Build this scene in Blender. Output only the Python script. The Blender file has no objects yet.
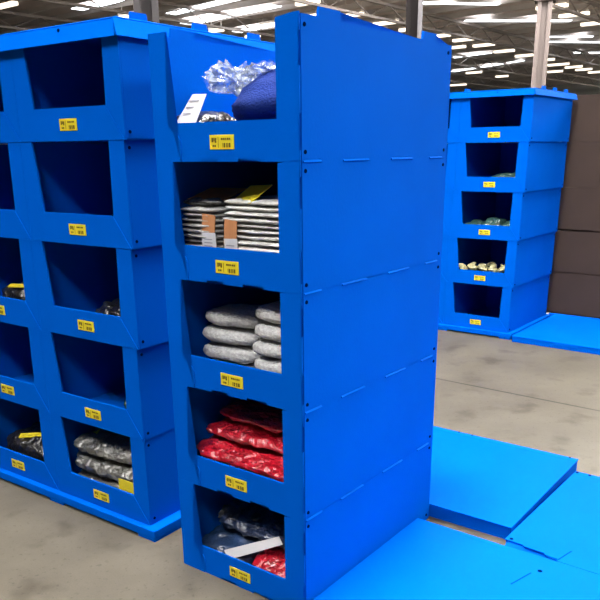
import bpy, bmesh, math, random
from mathutils import Vector, Matrix, noise
random.seed(7)
scene = bpy.context.scene
COL = scene.collection
PI = math.pi

# ------------------------------------------------------------------ camera
F_PX, PITCH, ROLL, HC = 743.5, 0.3243, -0.0114, 1.5363
cam_d = bpy.data.cameras.new('camera')
cam = bpy.data.objects.new('camera', cam_d)
COL.objects.link(cam)
cam_d.sensor_fit = 'HORIZONTAL'
cam_d.sensor_width = 36.0
cam_d.lens = F_PX / 600 * 36.0
cam_d.shift_y = 100 / 600
cam_d.clip_end = 400
cp, sp, cr, sr = math.cos(PITCH), math.sin(PITCH), math.cos(ROLL), math.sin(ROLL)
Fv = Vector((0, cp, -sp)); U0 = Vector((0, sp, cp)); R0 = Vector((1, 0, 0))
Rv = R0 * cr + U0 * sr; Uv = U0 * cr - R0 * sr
mw = Matrix((Rv, Uv, -Fv)).transposed().to_4x4()
mw.translation = (0, 0, HC)
cam.matrix_world = mw
scene.camera = cam
vs = scene.view_settings
vs.view_transform = 'Standard'; vs.look = 'None'; vs.gamma = 1.0; vs.exposure = 0.0
vs.use_curve_mapping = False

# ------------------------------------------------------------------ materials
def new_mat(name):
    m = bpy.data.materials.new(name); m.use_nodes = True
    nt = m.node_tree
    return m, nt, nt.nodes['Principled BSDF']

def plain(name, col, rough=.5, spec=.3, bump=0, bscale=60, vary=0, vscale=4, coat=0, metal=0, emis=None, estr=0):
    m, nt, b = new_mat(name)
    b.inputs['Base Color'].default_value = (*col, 1)
    b.inputs['Roughness'].default_value = rough
    b.inputs['Specular IOR Level'].default_value = spec
    b.inputs['Metallic'].default_value = metal
    if coat:
        b.inputs['Coat Weight'].default_value = coat
        b.inputs['Coat Roughness'].default_value = .07
        b.inputs['Coat IOR'].default_value = 1.7
    if emis:
        b.inputs['Emission Color'].default_value = (*emis, 1)
        b.inputs['Emission Strength'].default_value = estr
    tc = nt.nodes.new('ShaderNodeTexCoord')
    if bump:
        n = nt.nodes.new('ShaderNodeTexNoise'); n.inputs['Scale'].default_value = bscale
        n.inputs['Detail'].default_value = 3
        nt.links.new(tc.outputs['Object'], n.inputs['Vector'])
        bp = nt.nodes.new('ShaderNodeBump'); bp.inputs['Strength'].default_value = bump
        bp.inputs['Distance'].default_value = .03 if coat >= .8 else .01
        nt.links.new(n.outputs['Fac'], bp.inputs['Height'])
        nt.links.new(bp.outputs['Normal'], b.inputs['Normal'])
        if coat:
            nt.links.new(bp.outputs['Normal'], b.inputs['Coat Normal'])
    if vary:
        n2 = nt.nodes.new('ShaderNodeTexNoise'); n2.inputs['Scale'].default_value = vscale
        n2.inputs['Detail'].default_value = 4
        nt.links.new(tc.outputs['Object'], n2.inputs['Vector'])
        r = nt.nodes.new('ShaderNodeValToRGB')
        r.color_ramp.elements[0].position = .3; r.color_ramp.elements[1].position = .7
        r.color_ramp.elements[0].color = (*[c * (1 - vary) for c in col], 1)
        r.color_ramp.elements[1].color = (*[min(1, c * (1 + vary)) for c in col], 1)
        nt.links.new(n2.outputs['Fac'], r.inputs['Fac'])
        nt.links.new(r.outputs['Color'], b.inputs['Base Color'])
    return m

M = {}
M['blue'] = plain('blue_corrugated_plastic', (.0, .073, .43), .5, .004, .06, 90, .05, 3)
M['slot_shade'] = plain('blue_slot_shade', (.0, .025, .16), .6, .0)  # darker blue painted for the shade down in slits
M['hole_disc'] = plain('dark_blue_hole', (.0005, .005, .035), .6, .0)  # near-black blue painted for the shade inside holes
M['brown'] = plain('brown_corrugated_board', (.031, .0200, .0150), .75, .15, .05, 70, .10, 3)
M['brown_dark'] = plain('brown_board_hole', (.03, .018, .012), .7, .1)
M['yellow'] = plain('yellow_label_card', (.52, .43, .018), .5, .3)
M['print'] = plain('label_print', (.085, .058, .008), .6, .2)
M['navy'] = plain('navy_fabric', (.003, .012, .085), .9, .1, .5, 140, .2, 8)
M['navy_pack'] = plain('navy_clothing_in_plastic', (.010, .020, .055), .35, .4, .9, 22, .5, 9, coat=.8)
M['blue_denim'] = plain('dark_blue_cloth', (.009, .026, .075), .6, .3, .7, 40, .5, 9, coat=.5)
M['black_pack'] = plain('black_pack_in_plastic', (.006, .006, .008), .35, .4, .9, 25, .4, 9, coat=.8)
M['red_pack'] = plain('red_clothing_in_plastic', (.40, .004, .017), .4, .4, 1.0, 26, .35, 10, coat=1)
M['grey_glove'] = plain('grey_knit', (.38, .38, .37), .75, .25, .7, 120, .22, 40, coat=.4)
M['white_glove'] = plain('pale_knit', (.56, .56, .54), .75, .25, .6, 120, .15, 40, coat=.4)
M['grey_roll'] = plain('grey_knit_roll', (.44, .44, .44), .8, .2, .8, 110, .22, 90, coat=.3)
M['silver_pack'] = plain('grey_pack_in_plastic', (.105, .105, .098), .28, .5, 1.0, 24, .6, 8, coat=1)
M['white_card'] = plain('white_card', (.48, .48, .50), .5, .3)
M['grey_print'] = plain('grey_card_print', (.22, .22, .25), .6, .2)
M['brown_card'] = plain('brown_card', (.40, .18, .08), .7, .2, 0, 1, .15, 12)
M['green_pack'] = plain('green_pack_in_plastic', (.02, .055, .045), .35, .4, .9, 30, .5, 14, coat=.8)
M['pale_pack'] = plain('pale_straw_gloves', (.36, .34, .17), .6, .3, .8, 40, .45, 25, coat=.6)
M['steel_beige'] = plain('beige_painted_steel', (.088, .070, .064), .6, .3, 0, 1, .08, .6)
M['steel_grey'] = plain('grey_painted_steel', (.115, .108, .115), .6, .3)
M['steel_dark'] = plain('dark_painted_steel', (.010, .008, .008), .7, .1)
M['deck'] = plain('roof_deck_metal', (.80, .69, .65), .6, .3, 0, 1, .18, .12)
M['purlin'] = plain('roof_purlin_steel', (.66, .62, .60), .6, .3, 0, 1, .2, .3)
M['truss'] = plain('roof_truss_steel', (.36, .32, .30), .6, .3, 0, 1, .2, .3)
M['rooflight'] = plain('translucent_rooflight', (.8, .8, .8), .6, .2, emis=(.90, .96, 1.0), estr=5)
M['fill_near'] = plain('added_fill_overhead', (.8, .8, .8), .6, .2, emis=(1.0, .98, .95), estr=30)  # glow of panels added as fill light
M['tube'] = plain('fluorescent_tube', (.8, .8, .8), .5, .2, emis=(1.0, .84, .66), estr=2.2)
M['housing'] = plain('white_lamp_housing', (.6, .55, .5), .5, .3)

def clear_plastic():
    m, nt, b = new_mat('crumpled_clear_plastic')
    b.inputs['Base Color'].default_value = (.30, .34, .40, 1)
    b.inputs['Roughness'].default_value = .12
    b.inputs['Specular IOR Level'].default_value = .9
    tc = nt.nodes.new('ShaderNodeTexCoord')
    n = nt.nodes.new('ShaderNodeTexNoise'); n.inputs['Scale'].default_value = 28
    nt.links.new(tc.outputs['Object'], n.inputs['Vector'])
    r = nt.nodes.new('ShaderNodeValToRGB')
    r.color_ramp.elements[0].position = .44; r.color_ramp.elements[0].color = (.06, .06, .06, 1)
    r.color_ramp.elements[1].position = .66; r.color_ramp.elements[1].color = (.75, .75, .75, 1)
    nt.links.new(n.outputs['Fac'], r.inputs['Fac'])
    nt.links.new(r.outputs['Color'], b.inputs['Alpha'])
    return m
M['clear'] = clear_plastic()

def concrete():
    m, nt, b = new_mat('concrete_floor')
    L = nt.links
    tc = nt.nodes.new('ShaderNodeTexCoord')
    def nz(scale, det=5, rough=.6):
        n = nt.nodes.new('ShaderNodeTexNoise'); n.inputs['Scale'].default_value = scale
        n.inputs['Detail'].default_value = det; n.inputs['Roughness'].default_value = rough
        L.new(tc.outputs['Object'], n.inputs['Vector']); return n
    def ramp(src, a, ca, bb, cb):
        r = nt.nodes.new('ShaderNodeValToRGB')
        r.color_ramp.elements[0].position = a; r.color_ramp.elements[0].color = (*ca, 1)
        r.color_ramp.elements[1].position = bb; r.color_ramp.elements[1].color = (*cb, 1)
        L.new(src, r.inputs['Fac']); return r
    def mul(a, c, fac=1):
        x = nt.nodes.new('ShaderNodeMix'); x.data_type = 'RGBA'; x.blend_type = 'MULTIPLY'
        x.inputs[0].default_value = fac
        L.new(a, x.inputs[6]); L.new(c, x.inputs[7]); return x.outputs[2]
    base = ramp(nz(2.2).outputs['Fac'], .3, (.058, .0505, .038), .72, (.088, .078, .059))
    st = ramp(nz(4.5, 3, .5).outputs['Fac'], .30, (.62, .60, .57), .44, (1, 1, 1))
    sp_ = ramp(nz(42, 2).outputs['Fac'], .28, (.70, .69, .67), .40, (1, 1, 1))
    gr = ramp(nz(160, 2).outputs['Fac'], .2, (.86, .86, .86), .8, (1.08, 1.08, 1.08))
    c = mul(mul(mul(base.outputs[0], st.outputs[0]), sp_.outputs[0]), gr.outputs[0])
    # saw-cut expansion joint crossing the floor behind the stacks
    p0 = Vector((.979, 4.999, 0)); p1 = Vector((1.839, 4.293, 0))
    d = (p1 - p0).normalized(); nrm = Vector((-d.y, d.x, 0))
    dot = nt.nodes.new('ShaderNodeVectorMath'); dot.operation = 'DOT_PRODUCT'
    dot.inputs[1].default_value = nrm
    L.new(tc.outputs['Object'], dot.inputs[0])
    sub = nt.nodes.new('ShaderNodeMath'); sub.operation = 'SUBTRACT'; sub.inputs[1].default_value = nrm.dot(p0)
    L.new(dot.outputs['Value'], sub.inputs[0])
    ab = nt.nodes.new('ShaderNodeMath'); ab.operation = 'ABSOLUTE'; L.new(sub.outputs[0], ab.inputs[0])
    jr = ramp(ab.outputs[0], .006, (.30, .29, .28), .014, (1, 1, 1))
    c = mul(c, jr.outputs[0])
    L.new(c, b.inputs['Base Color'])
    b.inputs['Roughness'].default_value = .55
    b.inputs['Specular IOR Level'].default_value = .25
    return m
M['concrete'] = concrete()

def cladding():
    m, nt, b = new_mat('pale_wall_cladding')
    tc = nt.nodes.new('ShaderNodeTexCoord')
    w = nt.nodes.new('ShaderNodeTexWave'); w.wave_type = 'BANDS'; w.bands_direction = 'Z'
    w.inputs['Scale'].default_value = .35
    nt.links.new(tc.outputs['Object'], w.inputs['Vector'])
    r = nt.nodes.new('ShaderNodeValToRGB')
    r.color_ramp.elements[0].color = (.42, .44, .43, 1); r.color_ramp.elements[1].color = (.70, .73, .72, 1)
    nt.links.new(w.outputs['Fac'], r.inputs['Fac']); nt.links.new(r.outputs['Color'], b.inputs['Base Color'])
    b.inputs['Roughness'].default_value = .6
    return m
M['cladding'] = cladding()

# ------------------------------------------------------------------ helpers
def obj(name, bm, mat, parent=None, loc=(0, 0, 0), rot=(0, 0, 0), smooth=False, bevel=0):
    me = bpy.data.meshes.new(name)
    bmesh.ops.recalc_face_normals(bm, faces=bm.faces)
    if smooth:
        for f in bm.faces: f.smooth = True
    bm.to_mesh(me); bm.free()
    me.materials.append(M[mat])
    o = bpy.data.objects.new(name, me); COL.objects.link(o)
    o.location = loc; o.rotation_euler = rot
    if parent: o.parent = parent
    if bevel:
        mo = o.modifiers.new('bevel', 'BEVEL'); mo.width = bevel; mo.segments = 2; mo.limit_method = 'ANGLE'
    return o

def tag(o, label=None, cat=None, group=None, kind=None):
    if label: o['label'] = label
    if cat: o['category'] = cat
    if group: o['group'] = group
    if kind: o['kind'] = kind
    return o

def thing(name, label, cat, loc=(0, 0, 0), rz=0, group=None):
    o = bpy.data.objects.new(name, None); COL.objects.link(o)
    o.empty_display_size = .1
    o.location = loc; o.rotation_euler = (0, 0, rz)
    return tag(o, label, cat, group)

def copy_tree(o, parent=None):
    c = o.copy(); COL.objects.link(c)
    if parent: c.parent = parent
    for ch in list(o.children): copy_tree(ch, c)
    return c

def box(bm, x0, x1, y0, y1, z0, z1):
    vs = [bm.verts.new(p) for p in [(x0, y0, z0), (x1, y0, z0), (x1, y1, z0), (x0, y1, z0),
                                    (x0, y0, z1), (x1, y0, z1), (x1, y1, z1), (x0, y1, z1)]]
    for f in [(0, 3, 2, 1), (4, 5, 6, 7), (0, 1, 5, 4), (1, 2, 6, 5), (2, 3, 7, 6), (3, 0, 4, 7)]:
        bm.faces.new([vs[i] for i in f])
    return bm
def bx(*a): return box(bmesh.new(), *a)

def prism(bm, pts, axis, a0, a1):
    """extrude a 2-D outline: axis 'y' -> pts are (x,z); 'x' -> (y,z); 'z' -> (x,y)"""
    def P(p, a):
        return {'y': (p[0], a, p[1]), 'x': (a, p[0], p[1]), 'z': (p[0], p[1], a)}[axis]
    A = [bm.verts.new(P(p, a0)) for p in pts]; B = [bm.verts.new(P(p, a1)) for p in pts]
    n = len(pts)
    bm.faces.new(A); bm.faces.new(B[::-1])
    for i in range(n):
        bm.faces.new([A[i], A[(i + 1) % n], B[(i + 1) % n], B[i]])
    bmesh.ops.triangulate(bm, faces=[f for f in bm.faces if len(f.verts) > 4])
    return bm
def pr(*a): return prism(bmesh.new(), *a)

def disc(bm, c, axis, r, t, n=12):
    mat = {'x': Matrix.Rotation(PI / 2, 4, 'Y'), 'y': Matrix.Rotation(PI / 2, 4, 'X'), 'z': Matrix.Identity(4)}[axis]
    bmesh.ops.create_cone(bm, cap_ends=True, segments=n, radius1=r, radius2=r * .8, depth=t,
                          matrix=Matrix.Translation(c) @ mat)
    return bm

def pillow(sx, sy, sz, seed=0, wrinkle=.006, wfreq=16, n=14, ex=4.5, ez=2.6, droop=0, sharp=1):
    """soft folded pack: a superellipsoid sitting on z=0, with wrinkles"""
    bm = bmesh.new()
    bmesh.ops.create_cube(bm, size=2)
    bmesh.ops.subdivide_edges(bm, edges=bm.edges[:], cuts=n, use_grid_fill=True)
    off = Vector((seed * 7.31, seed * 3.17, seed * 1.7))
    for v in bm.verts:
        p = v.co
        k = (abs(p.x) ** ex + abs(p.y) ** ex) ** (1 / ex)
        q = (max(k, 1e-6) ** ez + abs(p.z) ** ez) ** (1 / ez)
        d = p / max(q, 1e-6)
        w = Vector((d.x * sx / 2, d.y * sy / 2, d.z * sz / 2))
        nn = noise.noise(w * wfreq + off); n2 = noise.noise(w * wfreq * 2.3 + off * 2)
        nr = d.normalized()
        n3 = noise.noise(Vector((w.x * .6, w.y, w.z * 1.6)) * wfreq * 1.4 + off * 3)
        a = wrinkle * (nn + .5 * abs(n2) * sharp + .9 * (1 - min(1, abs(n3) * 3.2)) ** 2 - .5)
        w += nr * a
        w.z = max(w.z, -sz / 2)
        w.z -= droop * (abs(d.x) ** 2)
        w.z += sz / 2
        if w.z < 0: w.z = 0
        v.co = w
    return bm

# ------------------------------------------------------------------ the grid of the stacks
YAW = .6536
CX, CY = .0083, 2.2098
EX = Vector((math.cos(YAW), -math.sin(YAW), 0))      # along the fronts, to the right
EY = Vector((math.sin(YAW), math.cos(YAW), 0))       # into the depth
def W(x, y, z=0, o=(CX, CY)):
    return Vector((o[0], o[1], 0)) + EX * x + EY * y + Vector((0, 0, z))

T = .008
def notch_bottom(y0, y1, h, notches, z0=0.0):
    pts = [(y0, z0)]
    for a, b in notches:
        a = max(a, y0 + .0005)
        pts += [(a, z0), (a, h), (b, h), (b, z0)]
    pts.append((y1, z0))
    out = []
    for p in pts:
        if not out or (abs(out[-1][0] - p[0]) + abs(out[-1][1] - p[1])) > 1e-6: out.append(p)
    return out

def side_outline(D, H, tabs, brown=False):
    if brown: pts = notch_bottom(.009, D, .015, [(.012, .34), (.56, .86)])
    else: pts = notch_bottom(.009, D, .0065, [(.02, .10), (.215, .36), (.50, .645), (.77, .865)])
    pts += [(D, H)]
    if tabs:
        for a, b in [(.69, .79), (.09, .20)]:
            pts += [(b, H), (b - .004, H + .026), (a + .004, H + .026), (a, H)]
    pts += [(.009, H)]
    return pts

def make_bin(kind, Wd, D, H, tabs=False, label=True, mats=('blue', 'hole_disc')):
    """kind A: strips in front of the lip; kind B: mitred lip between tapering strips.
       local frame: origin at the right front bottom corner, x from -Wd to 0, y into the depth"""
    mb, mr = mats
    root = thing('storage_bin', '', 'storage bin')
    ch = lambda n, bm, m=mb, p=root, **k: obj(n, bm, m, p, **k)
    ch('bottom_panel', bx(-Wd + T, -T, .012, D - T, .001, .007))
    ch('back_panel', bx(-Wd, 0, D - T, D, .001, H))
    for side in (0, 1):
        x0, x1 = (-T, 0) if side == 0 else (-Wd, -Wd + T)
        bm = pr(side_outline(D - T - .0005, H, tabs, mb == 'brown'), 'x', x0, x1)
        if side == 0 and kind == 'A' and not tabs:        # ridge added in the seam, sloped to catch light
            for a, b in [(.012, .10), (.215, .36), (.50, .645), (.77, .865)]:
                P_ = [(x1 - .001, H + .0052), (x1 + .0048, H - .0006), (x1 + .0048, H - .002), (x1 - .001, H - .004)]
                prism(bm, P_, 'y', a, b)
        p = ch('side_panel', bm)
        if side == 0:
            for y in (.024, D - .027):
                for z in (.026, H - .026):
                    ch('hole_disc', disc(bmesh.new(), (.0005, y, z), 'x', .0068, .004), mr, p)  # dark disc stands in for a shaded hole
            for a, b in ((.245, .338), (.03, .13)):
                pass
    if kind == 'A':
        R = [(-.0005, 0), (-.0005, .03), (-.004, .032), (-.004, .125), (-.0005, .128), (-.0005, H * .655), (-.0045, H * .66),
             (-.0045, H * .885), (-.0005, H * .89), (-.0005, H + .004), (-.02, H + .004), (-.083, H - .004), (-.083, 0)]
        ch('corner_flange', pr(R[::-1], 'y', 0, .0045))
        Lf = [(-Wd, .0), (-.480, 0), (-.476, .03), (-.477, .062), (-.485, .076), (-.506, .088), (-.526, .102),
              (-.532, .118), (-.518, H - .004), (-.515, H), (-Wd, H)]
        ch('corner_flange', pr(Lf, 'y', 0, .0045))
        lip = notch_bottom(-Wd + .06, -.083, .0085, [(-.395, -.322), (-.238, -.150)]) + [(-.083, .116), (-.533, .116), (-.534, .08)]
        ch('front_lip', pr(lip, 'y', .003, .010))
    else:
        R = [(0, 0), (0, H), (-.080, H), (-.088, .112), (-.004, .004)]
        ch('corner_flange', pr(R, 'y', 0, T))
        Lf = [(-Wd, 0), (-Wd + .012, .004), (-.503, .112), (-.532, H), (-Wd, H)]
        ch('corner_flange', pr(Lf, 'y', 0, T))
        lip = [(-Wd + .006, 0), (-.003, 0), (-.091, .116), (-.503, .116)]
        ch('front_lip', pr(lip, 'y', -.0025, .007))
    if label:
        yl = .003 if kind == 'A' else -.0025
        cx, cz = -.30, .057
        lb = ch('stock_label', bx(cx - .050, cx + .050, yl - .0022, yl - .0002, cz - .021, cz + .021), 'yellow', bevel=.0006)
        yy = (yl - .0030, yl - .0020)
        bm = bmesh.new()      # rows of small print
        for a, b, c, d in ((-.041, -.035, .0, .013), (-.033, -.029, .002, .013), (-.027, -.021, -.002, .012)):
            box(bm, cx + a, cx + b, *yy, cz + c, cz + d)
        ch('printed_code', bm, 'print', lb)
        bm = bmesh.new()
        for a, b in ((.0, .007), (.009, .015), (.017, .021), (.024, .031), (.033, .038)):
            box(bm, cx + a - .002, cx + b - .002, *yy, cz + .006, cz + .012)
        for a in (-.038, -.030): box(bm, cx + a, cx + a + .006, *yy, cz - .014, cz - .008)
        ch('printed_text', bm, 'print', lb)
        bm = bmesh.new()
        for k, w in enumerate((.002, .004, .001, .003, .002, .004, .002)):
            box(bm, cx + .004 + k * .005, cx + .004 + k * .005 + w, *yy, cz - .016, cz - .003)
        ch('barcode', bm, 'print', lb)
        ch('divider_line', bx(cx - .0145, cx - .0130, *yy, cz - .016, cz + .014), 'print', lb)
    return root

def place(root, x, y, z, rz=0, label=None, group=None, sz=1.0):
    root.location = W(x, y, z); root.rotation_euler = (0, 0, -YAW + rz)
    root.scale = (1, 1, sz)
    if label: root['label'] = label
    if group: root['group'] = group
    return root

def sheet_box(name, w, d, h, label, cat, group=None, t=.006, marks=()):
    """shallow folded tray upside down: local x 0..w, y 0..d, top at z=h"""
    root = thing(name, label, cat, group=group)
    obj('top_panel', bx(0, w, 0, d, h - t, h), 'blue', root, bevel=.0025)
    # front skirt with a folded tab, back and sides
    s = lambda n, bm, **k: obj(n, bm, 'blue', root, **k)
    s('skirt', pr([(.004, 0), (w - .004, 0), (w - .004, h - t), (.004, h - t)], 'y', .002, .002 + t))
    s('skirt', bx(.004, w - .004, d - .002 - t, d - .002, 0, h - t))
    s('skirt', bx(.002, .002 + t, .009, d - .009, 0, h - t))
    s('skirt', bx(w - .002 - t, w - .002, .009, d - .009, 0, h - t))
    return root

# ================================================================== THE SETTING
YB = .70
BX = Vector((math.cos(YB), -math.sin(YB), 0)); BY = Vector((math.sin(YB), math.cos(YB), 0))
def struct(name, bm, mat, **k):
    o = obj(name, bm, mat, **k); o['kind'] = 'structure'; return o

fl = struct('floor', bx(-60, 90, -25, 120, -.2, 0), 'concrete')
ROT = (0, 0, -YB)
ROOF = 8.0
deck_bm = bmesh.new()
ceil = struct('ceiling', bx(-75, 75, -30, 86, ROOF, ROOF + .15), 'deck', rot=ROT)
for i in range(34):                                   # purlins, along the building
    y = 20 + i * 1.9
    obj('purlin', bx(-60, 60, y - .05, y + .05, ROOF - .22, ROOF), 'purlin', ceil)
for i in range(13):                                   # trusses across
    x = -42 + i * 7.0
    bm = bmesh.new()
    box(bm, x - .08, x + .08, 12, 86, ROOF - .34, ROOF - .22)
    box(bm, x - .07, x + .07, 12, 86, ROOF - .95, ROOF - .85)
    for k in range(25):
        a = 12 + k * 3.0
        for p, q in (((a, ROOF - .88), (a + 1.5, ROOF - .28)), ((a + 1.5, ROOF - .28), (a + 3, ROOF - .88))):
            vs_ = []
            for (yy, zz) in (p, q):
                vs_.append([bm.verts.new((x + dx, yy + dy, zz)) for dx, dy in ((-.03, -.04), (.03, -.04), (.03, .04), (-.03, .04))])
            for j in range(4):
                bm.faces.new([vs_[0][j], vs_[0][(j + 1) % 4], vs_[1][(j + 1) % 4], vs_[1][j]])
    obj('roof_truss', bm, 'truss', ceil)
def to_b(p):
    p = Vector((p[0], p[1], 0)); return p.dot(BX), p.dot(BY)
def strip_light(p, q, w, mat='rooflight', ext=0):
    a = Vector(to_b(p)); b = Vector(to_b(q))
    d = (b - a).normalized(); n = Vector((-d.y, d.x))
    a = a - d * ext; b = b + d * ext
    pts = [a - n * w / 2, b - n * w / 2, b + n * w / 2, a + n * w / 2]
    o = obj('roof_light_panel', pr([(c.x, c.y) for c in pts], 'z', ROOF - .26, ROOF - .23), mat, ceil)
    o['label'] = 'added fill light panel under the roof, out of view'
    return o
near_far = ((80.0, 60.0),)
strip_light((-5.26, 38.77), (-3.08, 36.46), .55, ext=1)
strip_light((-5.65, 42.5), (-.9, 37.6), .75)
strip_light((-3.24, 45.4), (-.3, 42.1), .7)
strip_light((-9.65, 37.7), (-7.9, 36.1), .6, ext=.5)
strip_light((5.5, 37.4), (9.3, 37.9), .38)
strip_light((8.73, 42.5), (14.3, 42.9), .42)
strip_light((14.5, 48.7), (17.7, 48.9), .35)
strip_light((15.5, 50.9), (20.6, 51.6), .4)
strip_light((19.4, 56.7), (22.7, 57.0), .35)
strip_light((13.4, 69.2), (17.1, 61.3), .4)
strip_light((11.4, 58.9), (13.4, 56.2), .35)
# fill panels added under the roof, out of view, to light the stacks
def fill_light(x, y, w, d, mat='fill_near'):
    a = W(x, y)
    c = Vector(to_b(a))
    o = obj('roof_light_panel', bx(c.x - w / 2, c.x + w / 2, c.y - d / 2, c.y + d / 2, ROOF - .04, ROOF - .01), mat, ceil)
    o['label'] = 'added fill light panel under the roof, out of view'
M['fill_front'] = plain('added_fill_front', (.8, .8, .8), .6, .2, emis=(1.0, .98, .95), estr=33)
M['fill_far'] = plain('added_fill_far', (.8, .8, .8), .6, .2, emis=(1.0, .98, .95), estr=36)
M['fill_main'] = plain('added_fill_main', (.8, .8, .8), .6, .2, emis=(1.0, .98, .95), estr=110)
fill_light(.0, 3.2, 2.0, 1.4, 'fill_main')
fill_light(9.5, 1.5, 2.6, 7.0, 'fill_front')
fill_light(-6.0, 4.5, 4.0, 1.4)
fill_light(-2.0, -4.6, 5.0, 1.6, 'fill_front')
fill_light(2.8, -5.6, 5.0, 1.6, 'fill_front')
# area light added above the stacks, out of view, brightens upward faces
ld = bpy.data.lights.new('added_top_light', 'AREA'); ld.shape = 'DISK'; ld.size = 1.1; ld.energy = 1230; ld.color = (1.0, .975, .94)
lo = bpy.data.objects.new('added_top_light', ld); COL.objects.link(lo); lo.location = W(-.45, .05, 6.6)
for yy in (14.0, 19.0, 24.0, 28.0):  # unseen panels added to brighten the far floor, roof and columns
    fill_light(2.0, yy, 34.0, 2.0, 'fill_far')

for yy, ww in near_far:  # panel added to brighten the far wall
    o = obj('roof_light_panel', bx(-20, ww, yy - 1.6, yy + 1.6, ROOF - .04, ROOF - .01), 'fill_far', ceil)
    o['label'] = 'added fill light panel under the roof, out of view'
struct('wall_back', bx(-75, 75, 84.5, 84.9, 0, ROOF), 'cladding', rot=ROT)
struct('wall_left', bx(-62, -61.6, -30, 84.5, 0, ROOF), 'cladding', rot=ROT)
struct('wall_right', bx(61.6, 62, -30, 84.5, 0, ROOF), 'cladding', rot=ROT)
struct('wall_front', bx(-61.6, 61.6, -29, -28.6, 0, ROOF), 'cladding', rot=ROT)

# columns
def column(px_dir, dist, w, label, mat_f, mat_w, mat_l=None):
    p = Vector((px_dir[0], px_dir[1], 0)) * dist
    r = thing('steel_column', label, 'column', p, -YB * 0 - math.atan2(px_dir[0], px_dir[1]))
    hz = ROOF - .98
    obj('flange', bx(-w / 2, -w / 2 + w * .28, -w / 2, w / 2, .03, hz), mat_l or mat_w, r)
    obj('web', bx(-w / 2 + w * .28, w / 2 - w * .28, -w * .2, w * .2, .03, hz), mat_f, r)
    obj('flange', bx(w / 2 - w * .28, w / 2, -w / 2, w / 2, .03, hz), mat_w, r)
    obj('base_plate', bx(-w * .8, w * .8, -w * .8, w * .8, 0, .03), mat_f, r)
    obj('cap_plate', bx(-w * .7, w * .7, -w * .7, w * .7, hz, hz + .03), mat_f, r)
column((.2880, .9577), 34.5, .57, 'tall beige steel column standing beyond the back right stack of bins', 'steel_beige', 'steel_beige')
column((.1420, .9898), 21.5, .42, 'dark and grey steel column behind the central stack', 'steel_dark', 'steel_grey', 'steel_dark')
column((-.1770, .9842), 21.0, .60, 'pale grey steel column behind the lid of the left stack', 'steel_grey', 'steel_grey')

# hanging battens
bars = [(11.1, 35.9, 1.39), (12.8, 38.0, 1.39), (14.7, 40.6, 1.27), (-12.1, 34.3, 2.05), (0.5, 34.3, 1.17), (2.6, 37.4, 1.06), (1.1, 37.3, 1.15),
 (-1.3, 40.0, 0.98), (4.3, 39.8, 1.44), (5.7, 41.9, 0.95), (4.2, 42.1, 1.04), (7.9, 44.2, 0.9), (9.4, 45.9, 1.31), (9.6, 49.2, 1.34), (11.1, 48.3, 1.35),
 (13.1, 51.3, 1.34), (15.1, 53.8, 1.25), (14.3, 65.1, 1.33), (17.5, 68.7, 1.09), (17.6, 56.3, 0.6), (19.3, 59.7, 1.58),
 (21.1, 61.6, 1.3), (22.6, 63.6, 1.26), (24.5, 65.8, 1.45), (20.8, 65.0, 1.24), (-4.0, 41.5, 0.87), (-2.3, 43.7, 0.95), (-7.5, 37.1, 1.08), (15.4, 77.3, 2.0)]
def batten(L):
    r = thing('batten_light', 'white fluorescent batten light hanging under the warehouse roof', 'ceiling light', group='batten lights under the roof')
    h = L / 2
    obj('housing', bx(-h, h, -.16, .16, .06, .15), 'housing', r)
    obj('tube', bx(-h + .01, h - .01, -.14, .14, -.07, .06), 'tube', r, bevel=.02)
    for s in (-1, 1):
        obj('hanger', bx(s * h * .8 - .012, s * h * .8 + .012, -.012, .012, .15, ROOF - 7.3), 'housing', r)
    return r
special = {0: 'white fluorescent batten light over the top of the beige column',
           1: 'white fluorescent batten light right of the beige column, second from it',
           2: 'white fluorescent batten light at the right edge of the picture',
           3: 'white fluorescent batten light in the top left corner, above the left lid',
           4: 'white fluorescent batten light directly above the corner of the central stack'}
for i, (x, y, L) in enumerate(bars):
    r = batten(L)
    r.location = (x, y, 7.3); r.rotation_euler = (0, 0, -YB)
    if i in special: r['label'] = special[i]

# ================================================================== CENTRAL STACK
WA, DA, H = .5945, .9062, .38
protoA = make_bin('A', WA, DA, H)
topA = make_bin('A', WA, DA, H, tabs=True)
GA = 'open fronted bins of the central stack'
place(topA, 0, 0, 1.505, label='blue plastic bin on top of the central stack, holding a navy bundle', group=GA)
lA = ['blue plastic bin at the foot of the central stack, holding dark packed clothing',
      'blue plastic bin of the central stack holding red wrapped packs',
      'blue plastic bin in the middle of the central stack, holding grey knitted rolls',
      'blue plastic bin of the central stack holding bagged piles of pale gloves']
zA = [0, .365, .745, 1.125, 1.505]
place(protoA, 0, 0, .745, label=lA[2], group=GA)
for i in (0, 1, 3):
    c = copy_tree(protoA); place(c, 0, 0, zA[i], label=lA[i], group=GA, sz=(.9598 if i == 0 else 1))

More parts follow.
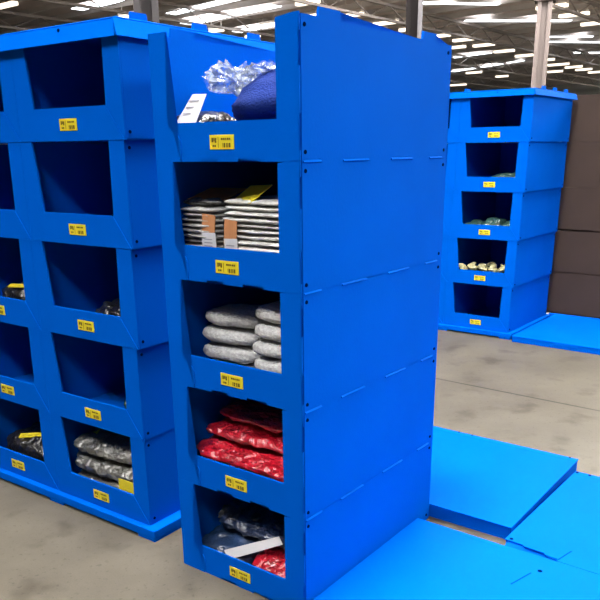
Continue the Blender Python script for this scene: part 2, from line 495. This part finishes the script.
# ================================================================== LEFT UNIT (two columns on one base, under one lid)
WB, DB, PB = .605, .90, .382
LO = W(-.839, .072)                                    # its right front corner
lrot = YAW - .6267
def left_pt(x, y, z):
    q = Matrix.Rotation(lrot, 3, 'Z') @ Vector((x, y, 0))
    return -.839 + q.x, .072 + q.y, z
offL = [-.022, -.020, -.006, .004, .014]
protoB = make_bin('B', WB, DB, PB - .001)
place_l = lambda r, x, y, z, label, g: place(r, *left_pt(x, y, z), lrot, label, g)
rowname = ['at the foot', 'second from the foot', 'in the middle', 'second from the top', 'at the top']
GL = 'bins of the left unit'
contL = {0: ', holding a silver plastic pack', 1: ', holding a green scrap', 2: ', dark scraps behind its lip'}
lipB = [', white tags inside', '', ', yellow strap inside', '', '']
first = True
for col, cn in ((0, 'right column of the left unit'), (1, 'left column of the left unit, cut by the picture edge')):
    for k in range(5):
        r = protoB if first else copy_tree(protoB); first = False
        extra = contL.get(k, ', standing empty') if col == 0 else lipB[k]
        if col == 0: lab = f'blue bin {rowname[k]} of the left unit' + extra
        else: lab = f'blue bin {rowname[k]} of the column cut by the left edge' + extra
        place_l(r, offL[k] - col * (WB + .002), 0, .050 + k * PB, lab, GL)

def make_base(w, d, h, label):
    r = thing('pallet_base', label, 'pallet base')
    obj('deck', bx(-w, 0, 0, d, .012, h), 'blue', r, bevel=.004)
    for x in (-w + .002, -w / 2 - .05, -.102):
        obj('runner', bx(x, x + .10, .002, d - .002, 0, .012), 'blue', r)
    return r
b = make_base(2 * WB + .09, DB + .06, .05, 'blue plastic pallet base under the left unit of bins')
place(b, *left_pt(.030, -.030, 0), lrot)

def make_lid(w, d, h, label, tabs):
    """local x -w..0, y 0..d, skirt from -h to 0 (top)"""
    r = thing('stack_lid', label, 'lid')
    t = .006
    obj('top_panel', bx(-w, 0, 0, d, -t, 0), 'blue', r, bevel=.003)
    g = .013            # skirt flared outwards to catch overhead light
    obj('skirt', pr([(-g, -h), (0, -t), (t, -t), (t - g, -h)], 'x', -w, 0), 'blue', r)
    obj('skirt', pr([(d + g, -h), (d, -t), (d - t, -t), (d - t + g, -h)], 'x', -w, 0), 'blue', r)
    obj('skirt', pr([(g, -h), (0, -t), (-t, -t), (g - t, -h)], 'y', -g, d + g), 'blue', r)
    obj('skirt', pr([(-w - g, -h), (-w, -t), (-w + t, -t), (-w + t - g, -h)], 'y', -g, d + g), 'blue', r)
    for x, y0, y1 in tabs:
        obj('tab', pr([(y0, 0), (y1, 0), (y1 - .004, .026), (y0 + .004, .026)], 'x', x - .010, x), 'blue', r)
    for x in (-.30, -.95):
        obj('hole_disc', disc(bmesh.new(), (x, .001 - .013 * .3, -.018), 'y', .007, .006), 'hole_disc', r)
    return r
lid = make_lid(2 * WB + .06, DB + .045, .060, 'blue plastic lid with low skirt covering the left unit of bins',
               [(-.022, .085, .165), (-.022, .395, .475), (-.022, .72, .80), (-1.20, .20, .30), (-1.20, .6, .7)])
place(lid, *left_pt(.028, -.012, .050 + 5 * PB + .006), lrot)

# ================================================================== BACK RIGHT UNIT
BO = (1.417 - 2.380, 4.19)
BOx, BOy = -.963 + 0, 4.19
offB = [-.030, -.016, -.002, .012, .024]
BXX = -.963
# (a is measured leftwards: a = .963 -> x = -.963)
contB = [', dark inside', ', holding pale straw gloves', ', holding green packs', ', scraps on its floor', ', standing empty']
GB = 'bins of the back right unit'
for col in (0, 1):
    for k in range(5):
        r = copy_tree(protoB)
        lab = (f'blue bin {rowname[k]} of the back right unit' + contB[k]) if col == 0 else \
              f'blue bin {rowname[k]} of the column half hidden by the central stack'
        place(r, BXX + offB[k] - col * (WB + .002), BOy, .050 + k * PB, 0, lab, GB)
b = make_base(2 * WB + .066, DB + .06, .05, 'blue plastic pallet base under the back right unit of bins')
place(b, BXX + .006, BOy - .032, 0)
lid = make_lid(2 * WB + .06, DB + .045, .048, 'blue plastic lid covering the back right unit of bins',
               [(-.02, .20, .28), (-.02, .45, .53), (-.02, .72, .80), (-.60, .05, .15)])
place(lid, BXX + .036, BOy - .012, .050 + 5 * PB + .006)

# brown bins standing sideways behind it
protoC = make_bin('B', WB, DB, PB - .001, label=False, mats=('brown', 'brown_dark'))
for k in range(5):
    r = protoC if k == 0 else copy_tree(protoC)
    place(r, -1.035 + (.004, -.004, .006, 0, .005)[k], 5.19, .050 + k * PB, -PI / 2,
          ['brown plastic bin at the foot of the brown stack', 'brown plastic bin second from the foot of the brown stack',
           'brown plastic bin in the middle of the brown stack', 'brown plastic bin second from the top of the brown stack',
           'brown plastic bin on top of the brown stack at the right edge'][k], 'brown bins stacked sideways')
# ================================================================== FLOOR LIDS AND BASES
def poly_sheet(name, pts, h, label, cat, group=None, t=.006, skirt_inset=.003):
    """upside-down shallow tray over the outline pts (x,y): top panel plus one skirt under every edge"""
    root = thing(name, label, cat, group=group)
    obj('top_panel', pr(pts, 'z', h - t, h), 'blue', root, bevel=.002)
    c = Vector((sum(p[0] for p in pts) / len(pts), sum(p[1] for p in pts) / len(pts)))
    return root
def skirt(root, p, q, h, t=.006, inset=.003, tabs=()):
    p = Vector(p); q = Vector(q); d = (q - p).normalized(); n = Vector((-d.y, d.x))
    a, b = p + d * .008 + n * inset, q - d * .008 + n * inset
    o = obj('skirt', pr([tuple(a), tuple(b), tuple(b + n * t), tuple(a + n * t)], 'z', 0, h - .0062), 'blue', root)
    L = (b - a).length
    for s0, s1, z0, z1 in tabs:
        u0, u1 = a + d * (L * s0), a + d * (L * s1)
        k = n * -.003
        obj('tab', pr([tuple(u0), tuple(u1), tuple(u1 + k), tuple(u0 + k)][::-1], 'z', z0, z1), 'blue', o)
    return o
def slot(root, p, q, h, w=.004):
    p = Vector(p); q = Vector(q); d = (q - p).normalized(); n = Vector((-d.y, d.x)) * w / 2
    obj('slot', pr([tuple(p - n), tuple(q - n), tuple(q + n), tuple(p + n)], 'z', h - .003, h + .0006), 'slot_shade', root)  # dark strip laid on the sheet paints the slit's shade
def hole(root, p, h, r=.009):
    obj('hole_disc', disc(bmesh.new(), (p[0], p[1], h), 'z', r, .003), 'hole_disc', root)  # dark disc painted in place of an open, shaded hole
GF = 'blue sheets lying on the floor'
def floor_lid(pts, h, label, edges, o, rz):
    r = poly_sheet('floor_lid', pts, h, label, 'lid', GF)
    n = len(pts)
    for i, tb in edges.items():
        skirt(r, pts[i], pts[(i + 1) % n], h, tabs=tb)
    r.location = W(*o); r.rotation_euler = (0, 0, -YAW + rz)
    return r
# behind the central stack
p1 = floor_lid([(0, 0), (1.197, 0), (1.190, .875), (0, .880)], .062, 'blue plastic lid lying flat on the floor behind the central stack',
               {0: [(.52, .80, .030, .054)], 1: [], 2: [], 3: []}, (-.828, .917), 0)
for x in (.545, .622, 1.148): hole(p1, (x, .868), .062, .007)
# right of it
p2 = floor_lid([(.225, -.004), (1.25, -.004), (1.25, .868), (0, .868), (0, .036), (.075, .036), (.085, .026), (.165, .026), (.175, .013), (.222, .013)], .050,
               'blue plastic lid on the floor at the right edge, its corner cut out',
               {1: [], 2: [], 3: []}, (.374, .800), -.018)
obj('skirt', pr([(.002, .020), (.040, .0438), (.046, .0438), (.046, 0), (.040, 0), (.008, .012)], 'x', .010, .221), 'blue', p2)  # sloped plate added in the cut-out, angled to catch some light
hole(p2, (.022, .052), .05); hole(p2, (.012, .852), .05); hole(p2, (.07, .855), .05)
slot(p2, (.226, .0), (.246, .10), .05)
# in front, against the central stack
p3 = floor_lid([(0, 0), (1.30, 0), (1.30, .8757), (.598, .8885), (.37, .884), (0, .889)], .050,
               'blue plastic lid on the floor in the foreground, against the side of the central stack',
               {0: [], 1: [], 5: []}, (.006, -.098), 0)
obj('skirt', bx(.010, .60, .874, .880, 0, .0438), 'blue', p3)
hole(p3, (.569, .782), .05, .010)
slot(p3, (.517, .636), (.547, .750), .05)
# beside the back right unit
p4 = floor_lid([(0, 0), (1.20, -.03), (1.20, 1.01), (0, 1.03)], .050, 'blue plastic lid on the floor beside the back right unit, before the brown stack',
               {0: [(.30, .46, .022, .0436)], 1: [], 2: [], 3: []}, (-.930, 4.11), 0)
b = make_base(.98, .70, .05, 'blue plastic pallet base under the brown stack')
place(b, -.012, 5.155, 0)

# ================================================================== CONTENTS
def put(name, label, cat, bm, mat, loc, rz=0, tilt=(0, 0), group=None, smooth=True):
    o = obj(name, bm, mat, smooth=smooth)
    o.location = loc; o.rotation_euler = (tilt[0], tilt[1], -YAW + rz)
    return tag(o, label, cat, group)
def put_c(name, label, cat, bm, mat, x, y, z, rz=0, tilt=(0, 0), group=None, smooth=True):
    return put(name, label, cat, bm, mat, W(x, y, z), rz, tilt, group, smooth)
FL = .0075
def card(w, d, t=.002): return bx(-w / 2, w / 2, -d / 2, d / 2, 0, t)

# top bin: navy bundle in a clear bag, white tag
z0 = 1.505 + FL
bun = put_c('fabric_bundle', 'navy blue fabric bundle slumped in the top bin of the central stack', 'bundle',
            pillow(.41, .55, .30, 3, .010, 6, 16, 2.2, 1.55), 'navy', -.215, .33, z0)
pl = pillow(.20, .15, .10, 11, .038, 15, 9, 2.2, 1.8)
o = obj('clear_bag', pl, 'clear', bun); o.location = (-.195, -.14, .190); o.rotation_euler = (0, .25, .2)
pl = pillow(.16, .14, .06, 15, .026, 16, 8, 2.2, 1.8)
o = obj('clear_bag', pl, 'clear', bun); o.location = (-.075, -.14, .222); o.rotation_euler = (0, -.25, .1)
bk = put_c('clothing_pack', 'small black pack beside the navy bundle in the top bin', 'pack',
           pillow(.16, .22, .150, 4, .012, 14, 10), 'black_pack', -.492, .15, z0)
tg = obj('paper_tag', pr([(-.048, -.052), (.044, -.054), (.078, .040), (.018, .042)], 'y', -.002, 0), 'white_card', bk)
tg.location = (.022, -.118, .152); tg.rotation_euler = (-.25, 0, 0)
bm = bmesh.new()
for k, (a, b_) in enumerate(((.0, .05), (-.008, .03), (-.018, .02))):
    box(bm, a + .004, b_, -.0035, -.002, .020 - k * .019, .024 - k * .019)
obj('printed_lines', bm, 'grey_print', tg)

# second bin: two bagged piles of gloves
z0 = 1.125 + FL
def glove_pile(label, x, y, z, sx, sy, nlay, lay, seed, mat):
    r = thing('glove_pile', label, 'gloves', W(x, y, z), -YAW, 'bagged glove piles')
    for k in range(nlay):
        o = obj('folded_glove', pillow(sx * random.uniform(.95, 1), sy * random.uniform(.94, 1), lay * 1.45, seed + k, .0055, 24, 9, 6, 2.2), mat, r, smooth=True)
        o.location = (random.uniform(-.004, .004), random.uniform(-.006, .006), k * lay)
    return r
gl = glove_pile('bagged pile of grey gloves at the left of the second bin, brown tag', -.486, .20, z0, .180, .30, 13, .0172, 20, 'grey_glove')
gr = glove_pile('bagged pile of pale gloves at the right of the second bin, yellow label on top', -.203, .20, z0, .370, .30, 14, .0181, 40, 'white_glove')
for g, (tx, ty, tz, w) in ((gl, (.055, -.138, .128, .06)), (gr, (-.125, -.144, .115, .055))):
    o = obj('brown_tag', pr([(-w * .5, .0), (w * .5, 0), (w * .62, .075), (-w * .35, .08)], 'y', -.002, 0), 'brown_card', g); o.location = (tx - .004, ty, tz)
    q = obj('white_tag', pr([(-w * .5, -.042), (w * .55, -.038), (w * .5, .02), (-w * .55, .018)], 'y', -.002, 0), 'white_card', g); q.location = (tx + .004, ty - .004, tz)
    bm = bmesh.new()
    for k in range(3): box(bm, -w * .35, w * .25, -.0034, -.002, -.004 - k * .011, -.001 - k * .011)
    obj('printed_lines', bm, 'grey_print', q)
o = obj('yellow_label', card(.13, .10), 'yellow', gr); o.location = (-.085, -.085, .270); o.rotation_euler = (.55, -.05, -.3)
put_c('clothing_pack', 'flat black pack lying on the grey glove pile', 'pack', pillow(.18, .26, .028, 5, .006, 20, 9), 'black_pack', -.490, .20, z0 + 13 * .0172 + .004)
put_c('cardboard_piece', 'brown cardboard piece lying on the black pack in the second bin', 'card', card(.15, .14, .004), 'brown_card', -.495, .18, z0 + .262, .15, (.22, 0), smooth=False)
put_c('clothing_pack', 'dark pack at the back of the second bin', 'pack', pillow(.54, .36, .27, 6, .012, 10, 10), 'black_pack', -.30, .62, z0)

# third bin: two piles of grey rolls
z0 = .745 + FL
k = 0
lw = ['at the foot of', 'second in', 'third in', 'on top of']
for i in range(4):
    put_c('knit_roll', f'grey knitted roll {lw[i]} the left pile in the middle bin', 'roll', pillow(.262, .20, .066, 60 + i, .004, 26, 10, 3.4, 2.6), 'grey_roll',
          -.425 + (.0, -.008, -.010, .012)[i], .20, z0 + i * .0635, .10, group='rolls in the middle bin')
lw = ['at the foot of', 'second in', 'third in', 'fourth in', 'on top of']
for i in range(5):
    put_c('knit_roll', f'grey knitted roll {lw[i]} the right pile in the middle bin', 'roll', pillow(.262, .20, .064, 70 + i, .004, 26, 10, 3.4, 2.6), 'grey_roll',
          -.157 + (.0, -.004, -.006, .0, .010)[i], .165, z0 + i * .0602, .06, group='rolls in the middle bin')
for (x, y, z, lab) in ((-.292, .085, .135, 'lower yellow label between the grey rolls'), (-.292, .09, .205, 'upper yellow label between the grey rolls')):
    pass

# fourth bin: red packs
z0 = .365 + FL
reds = [(-.292, .23, .000, .550, .40, .068, 'red wrapped pack at the foot of the red pile, mostly behind the lip'),
        (-.292, .212, .076, .555, .38, .070, 'red wrapped pack lying on the lip of the bin, largest in view'),
        (-.285, .25, .152, .530, .34, .052, 'red wrapped pack second from the top of the red pile'),
        (-.272, .30, .212, .500, .36, .050, 'red wrapped pack on top of the red pile, in shade')]
for i, (x, y, z, sx, sy, sz, lab) in enumerate(reds):
    put_c('clothing_pack', lab, 'pack', pillow(sx, sy, sz, 80 + i, .013, 15, 18, 7, 2.6), 'red_pack', x, y, z0 + z, (.0, -.03, .03, -.02)[i], group='red wrapped packs')

# bottom bin: dark clothing
z0 = FL
put_c('clothing_pack', 'dark blue folded clothing at the left of the bottom bin of the central stack', 'clothing', pillow(.265, .40, .130, 90, .016, 13, 16, 6), 'blue_denim', -.430, .23, z0)
put_c('clothing_pack', 'red wrapped pack at the right of the bottom bin, under a white strip', 'pack', pillow(.285, .40, .120, 91, .009, 12, 12, 6), 'red_pack', -.158, .225, z0)
dk = put_c('clothing_pack', 'dark navy pack in clear wrap on top in the bottom bin', 'pack', pillow(.50, .32, .080, 92, .016, 14, 16), 'navy_pack', -.295, .262, z0 + .138, .06, (.06, 0))
o = obj('dark_button', disc(bmesh.new(), (0, 0, 0), 'z', .022, .006), 'black_pack', dk); o.location = (-.06, -.10, .076); o.rotation_euler = (.3, 0, 0)
o = obj('dark_window', bx(-.045, .045, -.03, .03, 0, .003), 'black_pack', dk); o.location = (-.17, -.115, .068); o.rotation_euler = (.5, -.1, .1)
bm = bmesh.new()
c0, c1 = Vector((-.372, .018, .084)), Vector((-.165, .088, .186))
wv, tv = Vector((-.030, .012, .026)), Vector((0, .002, -.001))
vv = [bm.verts.new(p) for p in (c0, c1, c1 + wv * .8, c0 + wv, c0 + tv, c1 + tv, c1 + wv * .8 + tv, c0 + wv + tv)]
for f in ((0, 1, 2, 3), (7, 6, 5, 4), (0, 4, 5, 1), (1, 5, 6, 2), (2, 6, 7, 3), (3, 7, 4, 0)): bm.faces.new([vv[k] for k in f])
put_c('paper_strip', 'white paper strip slanting across the packs in the bottom bin of the central stack', 'paper', bm, 'white_card', 0, 0, 0, smooth=False)
put_c('clothing_pack', 'black pack at the back of the bottom bin of the central stack', 'pack', pillow(.50, .34, .20, 93, .012, 10, 10), 'black_pack', -.295, .62, z0)

# left unit
def put_l(name, label, cat, bm, mat, x, y, z, rz=0, tilt=(0, 0), group=None, smooth=True, k=0):
    return put(name, label, cat, bm, mat, W(*left_pt(x + offL[k], y, z)), rz + lrot, tilt, group, smooth)
zL = lambda k: .050 + k * PB + FL
for i, (sx, sz, z) in enumerate(((.49, .095, 0), (.485, .095, .092), (.47, .085, .184))):
    o = put_l('clothing_pack', ['grey plastic pack at the foot of the silver pile in the bottom left bin', 'grey plastic pack in the middle of the silver pile in the bottom left bin',
            'shiny grey plastic pack on top of the silver pile in the bottom left bin'][i], 'pack', pillow(sx, .42, sz, 100 + i, .012, 13, 16, 5, 2.8), 'silver_pack', -.340, .245, zL(0) + z, .03 * i, k=0, group='silver packs')
o2 = obj('printed_tag', card(.06, .04), 'grey_print', o); o2.location = (.08, -.02, .078)
o2 = obj('yellow_corner', card(.07, .05), 'yellow', o); o2.location = (-.165, -.10, .066); o2.rotation_euler = (.2, -.4, .3)
put_l('yellow_card', 'yellow card standing inside the lip of the bottom left bin', 'card', bx(-.05, .05, -.001, .001, 0, .15), 'yellow', -.155, .022, zL(0), 0, k=0, smooth=False)
put_l('green_scrap', 'green and yellow scrap at the right of the bin below the middle one', 'scrap', pillow(.10, .14, .15, 110, .014, 16, 9), 'green_pack', -.145, .14, zL(1), k=1)
put_l('clothing_pack', 'dark scraps lying in the middle bin of the left unit', 'scrap', pillow(.30, .24, .135, 111, .016, 14, 10), 'black_pack', -.19, .16, zL(2), k=2)
q = -(WB + .002)
g3 = put_l('clothing_pack', 'black pack with yellow strap in the middle bin at the left edge', 'pack', pillow(.34, .25, .155, 112, .012, 12, 10), 'black_pack', q - .23, .18, zL(2), k=2)
o = obj('yellow_strap', card(.16, .03, .004), 'yellow', g3); o.location = (.02, -.09, .148); o.rotation_euler = (.3, 0, .4)
g5 = put_l('clothing_pack', 'dark pack with white tags in the bottom bin at the left edge', 'pack', pillow(.48, .32, .175, 113, .014, 12, 12), 'black_pack', q - .28, .20, zL(0), k=0)
o = obj('yellow_strap', card(.13, .035, .004), 'yellow', g5); o.location = (-.03, -.10, .166); o.rotation_euler = (.3, -.1, .5)
o = obj('white_tag', card(.05, .05), 'white_card', g5); o.location = (.185, -.12, .130); o.rotation_euler = (.5, .3, .4)
o = obj('white_tag', card(.06, .03), 'brown_card', g5); o.location = (.16, -.135, .105); o.rotation_euler = (.7, .2, .2)

# back right unit
def put_r(name, label, cat, bm, mat, x, y, z, rz=0, tilt=(0, 0), group=None, k=0):
    return put_c(name, label, cat, bm, mat, BXX + offB[k] + x, BOy + y, z, rz, tilt, group)
for i in range(3):
    put_r('clothing_pack', ['green pack at the left of the middle bin in the back right unit', 'green pack in the centre of the middle bin in the back right unit',
          'green pack at the right of the middle bin in the back right unit'][i], 'pack', pillow(.17, .26, (.13, .16, .14)[i], 120 + i, .012, 14, 9), 'green_pack',
          -.44 + i * .165, .17, zL(2), k=2, group='green packs')
put_r('clothing_pack', 'black pack under the straw glove bundles in the back right unit', 'pack', pillow(.52, .34, .105, 129, .012, 14, 9), 'black_pack', -.29, .22, zL(1), k=1)
pos = [(-.50, .07), (-.41, .09), (-.32, .075), (-.23, .085), (-.14, .075), (-.455, .17), (-.36, .19), (-.27, .18), (-.18, .19), (-.11, .17), (-.33, .29)]
pn = ['front row, first from the left', 'front row, second from the left', 'front row, third from the left', 'front row, fourth from the left', 'front row, last on the right',
      'second row, first from the left', 'second row, second from the left', 'second row, third from the left', 'second row, fourth from the left', 'second row, last on the right', 'alone at the rear']
for i, (x, y) in enumerate(pos):
    put_r('glove_bundle', f'straw coloured glove bundle in the back right unit, {pn[i]}', 'gloves',
          pillow(.085, .05, .035, 130 + i, .012, 30, 8), 'pale_pack', x, y, zL(1) + .104 + (.0 if i < 5 else .006), random.uniform(-1.2, 1.2), (random.uniform(-.3, .3), random.uniform(-.5, .5)), 'straw glove bundles', 1)
put_r('clothing_pack', 'dark scraps on the floor of the second highest bin, back right unit', 'scrap', pillow(.30, .2, .135, 140, .014, 14, 9), 'green_pack', -.22, .2, zL(3), k=3)

# ------------------------------------------------------------------ world: faint haze of daylight
w = bpy.data.worlds.new('world'); scene.world = w; w.use_nodes = True
bg = w.node_tree.nodes['Background']
bg.inputs['Color'].default_value = (.9, .95, 1.0, 1); bg.inputs['Strength'].default_value = .3
